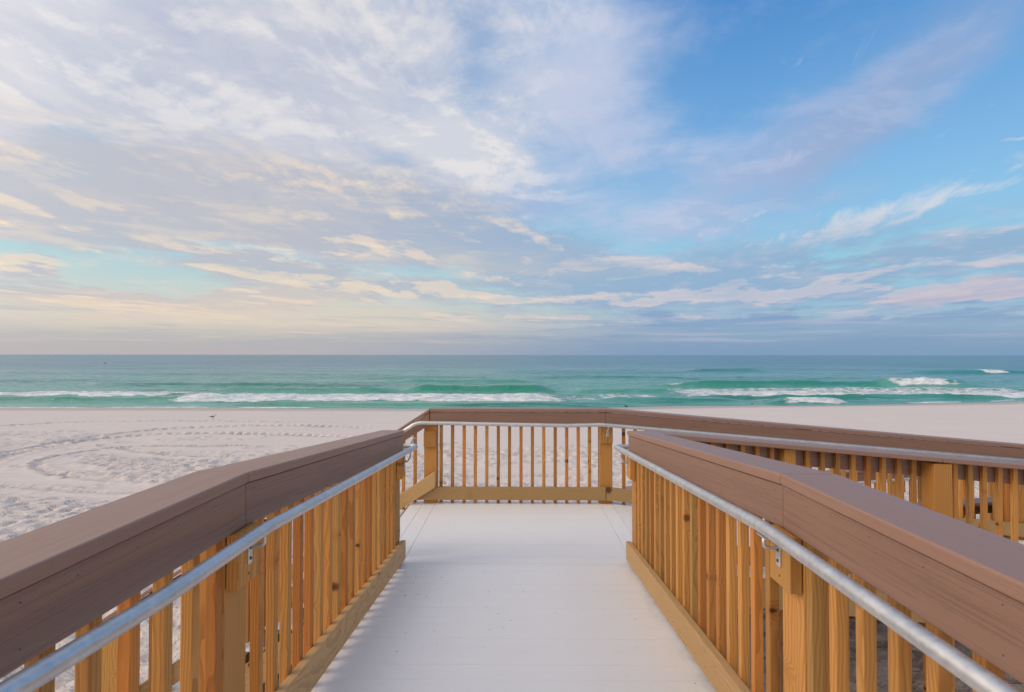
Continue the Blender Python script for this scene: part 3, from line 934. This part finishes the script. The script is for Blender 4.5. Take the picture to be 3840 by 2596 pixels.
# ------------------------------------------------------------------ birds and a twig
M_BDARK = dark_mat('dark_plumage', (.045, .04, .038), .8)
M_BLIGHT = dark_mat('pale_plumage', (.55, .52, .5), .8)
M_BEAK = dark_mat('beak', (.10, .035, .02), .5)
M_TWIG = dark_mat('driftwood', (.09, .07, .06), .9)
def bird(loc, L, yaw, label, light, swim=False):
    """small shore gull: one body with head, tail; wings, beak and legs as parts"""
    t = thing('gull', loc, label, 'bird')
    R = Matrix.Translation(loc) @ Matrix.Rotation(yaw, 4, 'Z') @ Matrix.Scale(L, 4)
    up = .0 if swim else .36
    bm = bmesh.new()
    tube_bm(bm, [(-.62, 0, up + .20), (-.45, 0, up + .19), (-.25, 0, up + .19), (0, 0, up + .19), (.2, 0, up + .22), (.30, 0, up + .30), (.36, 0, up + .40), (.42, 0, up + .455), (.49, 0, up + .455), (.53, 0, up + .45)],
            [.012, .05, .12, .165, .155, .095, .07, .078, .06, .02], 12)
    mesh_obj('body', bm_mesh('body', bm), light, t, R)
    for sy in (-1, 1):
        bm = bmesh.new()
        tube_bm(bm, [(.22, sy * .13, up + .27), (.05, sy * .16, up + .27), (-.2, sy * .135, up + .245), (-.5, sy * .06, up + .22), (-.72, sy * .03, up + .20)], [.03, .085, .08, .04, .008], 8)
        mesh_obj('wing', bm_mesh('wing', bm), M_BDARK, t, R)
        if not swim:
            bm = bmesh.new()
            tube_bm(bm, [(.02, sy * .05, up + .06), (-.01, sy * .05, .18), (.02, sy * .05, .012), (.09, sy * .055, .008)], [.022, .014, .014, .02], 6)
            mesh_obj('leg', bm_mesh('leg', bm), M_BEAK, t, R)
    bm = bmesh.new(); tube_bm(bm, [(.52, 0, up + .452), (.60, 0, up + .44), (.665, 0, up + .42)], [.024, .018, .004], 8)
    mesh_obj('beak', bm_mesh('beak', bm), M_BEAK, t, R)
    bm = bmesh.new(); bmesh.ops.create_uvsphere(bm, u_segments=12, v_segments=8, radius=.083, matrix=Matrix.Translation((.44, 0, up + .475)) @ Matrix.Scale(.85, 4, (0, 1, 0)))
    mesh_obj('hood', bm_mesh('hood', bm), M_BDARK, t, R)
def sandz(x, y): return -3.04 - max(0, y - (float(shore(x)) - 18)) * (1.16 / 18)
x, y = -14.9, 26.3; bird((x, y, sandz(x, y) + .02), .27, .15, 'dark-hooded gull standing on the dry sand near the tyre tracks', M_BLIGHT)
x, y = 18.9, 43.6; bird((x, y, sandz(x, y)), .34, .1, 'small gull standing on the wet sand beyond the side ramp railing', M_BLIGHT)
x, y = 8.4, 42.0; bird((x, y, sandz(x, y)), .30, 2.6, 'small dark bird at the water edge above the landing corner post', M_BDARK)
bird((-188, 244, SEA + .12), .9, .5, 'dark bird far out on the calm water', M_BDARK, True)
tw = bmesh.new(); tube_bm(tw, [(0, 0, .01), (.09, .03, .05), (.2, .02, .09), (.27, .06, .16)], [.008, .007, .005, .002], 6); tube_bm(tw, [(.09, .03, .05), (.15, -.06, .05), (.24, -.10, .02)], [.006, .004, .002], 6)
o = mesh_obj('twig', bm_mesh('twig', tw), M_TWIG, None, Matrix.Translation((3.2, 14.4, -3.02)))
tag(o, 'small dark twig lying on the trodden sand behind the landing railing', 'twig')

# ------------------------------------------------------------------ lift everything so that dry sand is z = 0
for o in SC.objects:
    if o.parent is None: o.location.z += LIFT

# ------------------------------------------------------------------ camera
cam_d = bpy.data.cameras.new('camera'); cam = bpy.data.objects.new('camera', cam_d); COL.objects.link(cam)
cam_d.sensor_width = 36; cam_d.lens = 1225 / 2324 * 36
cam_d.clip_end = 200000; cam_d.clip_start = .02
pitch = math.atan(20.3 / 1225); yaw = math.atan(13 / 1225)
cam.rotation_mode = 'XYZ'
Rm = Matrix.Rotation(yaw, 4, 'Z') @ Matrix.Rotation(PI / 2 + pitch, 4, 'X') @ Matrix.Rotation(.0009, 4, 'Z')
cam.matrix_basis = Matrix.Translation((0, 0, LIFT)) @ Rm
cam_d.dof.use_dof = True; cam_d.dof.focus_distance = 6.; cam_d.dof.aperture_fstop = 7.1
SC.camera = cam

# ------------------------------------------------------------------ light
SUN_EL, SUN_AZ = math.radians(27), math.radians(-104)     # azimuth from +Y towards +X
sd = bpy.data.lights.new('sun', 'SUN'); sd.energy = 1.0; sd.angle = math.radians(24); sd.color = (1., .87, .73)
so = bpy.data.objects.new('sun', sd); COL.objects.link(so)
sv = Vector((math.sin(SUN_AZ) * math.cos(SUN_EL), math.cos(SUN_AZ) * math.cos(SUN_EL), math.sin(SUN_EL)))
so.rotation_euler = sv.to_track_quat('Z', 'Y').to_euler()

w = bpy.data.worlds.new('World'); SC.world = w; w.use_nodes = True
N = NT(w.node_tree)
bg = w.node_tree.nodes['Background']
STR = .1
bg.inputs['Strength'].default_value = STR
sky = N.node('ShaderNodeTexSky', sky_type='NISHITA'); sky.sun_disc = False
sky.sun_elevation = SUN_EL; sky.sun_rotation = SUN_AZ; sky.air_density = 1.; sky.dust_density = 1.; sky.ozone_density = 2.
tc = N.node('ShaderNodeTexCoord')
x, y, z = N.sep(tc.outputs['Generated'])
hyp = N.math('SQRT', x * x + y * y)
az = N.math('ARCTAN2', x, y)
c = z / N.math('MAXIMUM', hyp, .02)
def AC(px, py):
    s_ = (px - 1175) / 1225; t_ = (806 - py) / 1225; a = math.atan(s_)
    return a, t_ * math.cos(a)
K = lambda col: tuple(v / STR for v in lin(*col))
# clear-sky colour by height, cooler towards +x
hgt = N.lstep(c, 0., .62)
left = N.ramp(hgt, [(0., lin(188, 188, 190)), (.09, lin(203, 203, 198)), (.18, lin(192, 214, 212)), (.30, lin(160, 212, 228)), (.50, lin(150, 192, 228)), (1., lin(128, 166, 214))])
right = N.ramp(hgt, [(0., lin(140, 165, 195)), (.10, lin(150, 182, 208)), (.22, lin(150, 208, 226)), (.38, lin(142, 198, 236)), (.62, lin(116, 176, 230)), (1., lin(76, 144, 212))])
side = N.sstep(az, -.25, .42)
clear = N.mix(side, left, right)
clear10 = N.node('ShaderNodeVectorMath', operation='SCALE'); N.put(clear10.inputs[0], clear); clear10.inputs['Scale'].default_value = 1 / STR
nis = N.node('ShaderNodeVectorMath', operation='SCALE'); N.put(nis.inputs[0], sky.outputs[0]); nis.inputs['Scale'].default_value = 1.1
base = N.mix(.85, nis.outputs[0], clear10.outputs[0])
# (high layer shading: difference of the same noise a little higher up)
# cloud-layer coordinates: a flat layer seen in perspective, streaks running towards the sea horizon
k = 1. / 1.
zz = N.math('MAXIMUM', z, 0.) + .10
qx = x / zz; qy = y / zz
a_ = math.radians(14)
sx_ = qx * math.cos(a_) - qy * math.sin(a_)     # across the streaks
sy_ = qx * math.sin(a_) + qy * math.cos(a_)     # along the streaks
nA = N.noise(N.xyz(sx_ * 1.4, sy_ * 1.0, 1.3), 1.0, 9., .56, .25)
zz2 = N.math('MAXIMUM', z + .022, 0.) + .10
qx2 = x / zz2; qy2 = y / zz2
nA2 = N.noise(N.xyz((qx2 * math.cos(a_) - qy2 * math.sin(a_)) * 2.4, (qx2 * math.sin(a_) + qy2 * math.cos(a_)) * 2.2, 3.3), 1.0, 9., .60, .25)
nA1 = N.noise(N.xyz(sx_ * 2.4, sy_ * 2.2, 3.3), 1.0, 9., .60, .25)
hedge = N.sstep(nA1 - nA2, -.035, .10)
nB = N.noise(N.xyz(sx_ * 3.4, sy_ * 2.3, 4.1), 1.0, 9., .62, .3)
nC = N.noise(N.xyz(sx_ * .8, sy_ * .5, 8.2), 1.0, 6., .5, .2)
# low cloud layer, same perspective but seen nearly edge on
def layer(dc):
    z2 = N.math('MAXIMUM', z + dc, 0.) + .045
    ux = x / z2; uy = y / z2
    a2 = math.radians(11)
    return N.noise(N.xyz((ux * math.cos(a2) - uy * math.sin(a2)) * 1.05, (ux * math.sin(a2) + uy * math.cos(a2)) * .62, 2.7), 1.0, 9., .60, .25)
P1 = layer(0.); P2 = layer(.016)
nLb = N.noise(N.xyz(az * 3.2, c * 26., 2.), 1.0, 8., .58, .35)
nL = P1 * .62 + nLb * .38
edge = N.sstep(P1 - P2, .0, .085)
nL2 = N.noise(N.xyz(az * 5.5 + 3., c * 60., 6.), 1.0, 7., .58, .25)
warp1 = (nC - .5) * .16; warp2 = (nA - .5) * .14
azw = az + warp1 + (nB - .5) * .10; cw = c + warp2 * .6 + (nB - .5) * .05
def blob(px, py, rx, ry, rot=0.):
    a, cc = AC(px, py)
    sx, sy = rx / 1225 * math.cos(a) ** 2, ry / 1225 * math.cos(a)
    u = azw - a; v = cw - cc
    r_ = math.radians(rot)
    p = (u * math.cos(r_) + v * math.sin(r_)) / sx
    q = (v * math.cos(r_) - u * math.sin(r_)) / sy
    return N.math('EXPONENT', (p * p + q * q) * -1.)
# ---- high veil: the big sheet on the west side
sheet = N.sstep(azw - (c - .3) * .25 + (nB - .5) * .30 + (nA1 - .5) * .45, .33, -.28)
sheet = sheet * N.sstep(c, .09, .20)
nD = N.noise(N.xyz(sx_ * 7., sy_ * 5., 5.5), 1.0, 8., .65, .3)
v1 = sheet * 1.08 + (nA - .5) * 1.3 + (nA1 - .5) * 1.6 + (nB - .5) * .6 + (nD - .5) * .35 - .08
for b_, amp in ((blob(90, 370, 170, 60, 15), .9), (blob(60, 560, 160, 16, 0), .8), (blob(850, 290, 90, 50, -50), .45), (blob(1085, 110, 60, 220, -6), .34), (blob(60, 300, 60, 26, 20), .5), (blob(420, 560, 500, 40, -8), .35),
                (blob(1230, 330, 80, 60), .5), (blob(880, 560, 200, 14, -8), .4)):
    v1 = v1 - b_ * amp
for b_, amp in ((blob(1030, 370, 150, 100, -10), .85), (blob(1290, 130, 130, 170, 20), .60), (blob(600, 200, 400, 160), .45), (blob(250, 420, 260, 50), .4), (blob(1220, 460, 120, 120), .3)):
    v1 = v1 + b_ * amp
hi = N.sstep(v1, -.02, 1.12)
# lit/grey structure of the sheet
lit = N.sstep(nA * .42 + nB * .36 + nD * .22 + blob(320, 340, 300, 40, -5) * .12 + blob(1020, 320, 150, 60, 0) * .26 - blob(300, 400, 330, 32, 3) * .22 - blob(1050, 500, 260, 28, 8) * .22, .36, .66)
warm = (N.sstep(az, .10, -.55) * N.sstep(c, .36, .12)).sat()
hi_lit = N.mix(N.sstep(az, -.05, .3), K((232, 228, 228)), K((204, 212, 232)))
hi_lit = N.mix(warm, hi_lit, K((248, 226, 200)))
hi_dk = N.mix(N.sstep(az, -.4, .2), K((182, 190, 210)), K((160, 186, 222)))
hi_c = N.mix((lit * .65 + hedge * .5).sat(), hi_dk, hi_lit)
col = N.mix(hi * .93, base, hi_c)
# ---- lilac veil on the east side
veil = (blob(1790, 340, 330, 110, 18) * .72 + blob(2120, 130, 330, 120, 30) * .66 + blob(1360, 200, 190, 250, 0) * .62 + blob(1650, 500, 420, 90, 0) * .35)
vv = N.sstep(veil + (nA - .5) * 1.1 + (nA1 - .5) * 1.2 + (nB - .5) * .7, .05, 1.0)
col = N.mix(vv * .86, col, N.mix((N.sstep(az, .1, .6) - hedge * .35).sat(), K((190, 200, 226)), K((154, 174, 210))))
# ---- thin white streaks
stk = blob(2010, 485, 270, 44, 15) * 1. + blob(1660, 505, 110, 12, 8) * .7 + blob(1780, 580, 240, 22, 2) * .55 + blob(2260, 430, 130, 18, 15) * .8 + blob(2290, 318, 70, 9, 5) * .7 + blob(1850, 300, 200, 20, 30) * .35 + blob(2000, 215, 120, 14, 30) * .3
nS = N.noise(N.xyz(sx_ * 6.5, sy_ * 2.1, 9.), 1.0, 8., .62, .5)
st = N.sstep(stk * .62 + (nS - .5) * 1.9 + (nB - .5) * .5, .26, .80)
col = N.mix(st * .72, col, K((226, 222, 226)))
# ---- banded low cloud
westish = N.sstep(az, .25, -.25)
lowm = N.sstep(c - westish * .15, .235, .15) * N.sstep(c, .040, .080)
lowb = (nL - .5) * 2.7 + (nL2 - .5) * .45 + .52 + blob(1450, 610, 330, 52, 0) * .34 + blob(1000, 540, 420, 34, -10) * .30 + blob(230, 400, 320, 40, 2) * .45 + blob(300, 490, 520, 50, -6) * .34 + blob(800, 470, 300, 40, -8) * .25 + blob(1650, 640, 330, 36, 0) * .30 \
    + blob(260, 675, 210, 15, -3) * 1.0 + blob(620, 668, 160, 10, 2) * .7 + blob(330, 716, 60, 4) * .5 + blob(40, 608, 60, 9) * .8 + blob(640, 606, 230, 14, -6) * .7 + blob(1200, 560, 200, 20, -8) * .3 + blob(2200, 560, 220, 14, 4) * .45 \
    - blob(270, 632, 240, 17, 0) * .5 - blob(620, 572, 200, 16, -5) * .35 - blob(1750, 540, 400, 40, 0) * .22 - blob(900, 700, 300, 25, 0) * .3
lb = N.sstep(lowb, .28, .62) * lowm
litl = (edge * .62 + N.sstep(nL2 * .5 + nB * .5, .47, .64) * .40 - N.sstep(lowb, .75, 1.25) * .5).sat()
low_dk = N.mix(N.sstep(az, -.5, .25), K((188, 190, 200)), K((146, 174, 206)))
low_lt = N.mix(N.sstep(az, -.3, .4), K((250, 226, 198)), K((216, 204, 210)))
col = N.mix(lb * .85, col, N.mix(litl, low_dk, low_lt))
# ---- the blue-grey bank over the east horizon, pink along its top
bk = N.sstep(blob(1850, 745, 560, 42, 0) * 1.1 + (nLb - .5) * 1.7 + (nL2 - .5) * .8, .34, .66) * N.sstep(c, .03, .06)
pk = N.sstep(blob(2180, 665, 330, 34, 4) * 1.0 + (nLb - .5) * 1.2, .35, .85)
col = N.mix(pk * .6, col, K((204, 192, 204)))
col = N.mix(bk * .8, col, K((132, 162, 198)))
# ---- warm clearing and horizon murk
wg = (blob(560, 715, 620, 44) * .85 + blob(700, 670, 300, 20) * .35 + blob(1150, 610, 260, 30) * .3).sat()
col = N.mix(wg * (nLb * .5 + .4), col, K((236, 214, 190)))
murk = N.sstep(c, .060, .0) * (nL2 * .7 + .52)
mk = N.mix(N.sstep(az, -.55, .35), K((184, 179, 181)), K((126, 157, 190)))
col = N.mix(murk.sat(), col, mk)
bank = N.sstep(nLb, .42, .58) * N.sstep(c, .055, .035) * N.sstep(c, .004, .02)
col = N.mix(bank * .28, col, N.mix(N.sstep(az, -.5, .4), K((172, 176, 188)), K((126, 154, 192))))
rear = N.sstep(y, .12, -.35) * N.sstep(c, -.2, .05)
rc = N.mix(N.sstep(nA * .6 + nB * .4, .38, .62), K((200, 202, 208)), K((250, 236, 220)))
col = N.mix(rear * .85, col, rc)
ls = N.noise(N.xyz(az * 4. + 9., c * 85., 11.), 1.0, 7., .6, .2)
lsm = N.sstep(c, .012, .03) * N.sstep(c, .105, .06)
col = N.mix(N.sstep(ls, .53, .64) * lsm * .5, col, N.mix(N.sstep(az, -.4, .3), K((228, 206, 190)), K((182, 184, 204))))
col = N.mix(N.sstep(ls, .47, .37) * lsm * .35, col, N.mix(N.sstep(az, -.4, .3), K((168, 172, 186)), K((116, 148, 186))))
# ---- brighter sky round the hidden sun, out of the frame
sdn = N.node('ShaderNodeVectorMath', operation='DOT_PRODUCT'); N.put(sdn.inputs[0], tc.outputs['Generated']); sdn.inputs[1].default_value = sv
glow = N.math('POWER', N.math('MAXIMUM', E(N, sdn.outputs['Value']), 0.), 5.)
gadd = N.node('ShaderNodeVectorMath', operation='SCALE'); gadd.inputs[0].default_value = (1.0 / STR, .80 / STR, .60 / STR); N.put(gadd.inputs['Scale'], glow * 1.6)
fin = N.mix(1., col, gadd.outputs[0], 'ADD')
N.l.new(fin, bg.inputs['Color'])

SC.view_settings.view_transform = 'Standard'; SC.view_settings.look = 'None'
SC.view_settings.exposure = 0.; SC.view_settings.gamma = 1.
SC.cycles.max_bounces = 8; SC.cycles.diffuse_bounces = 4; SC.cycles.glossy_bounces = 3
w.cycles.sampling_method = 'AUTOMATIC'
SC.cycles.use_denoising = True
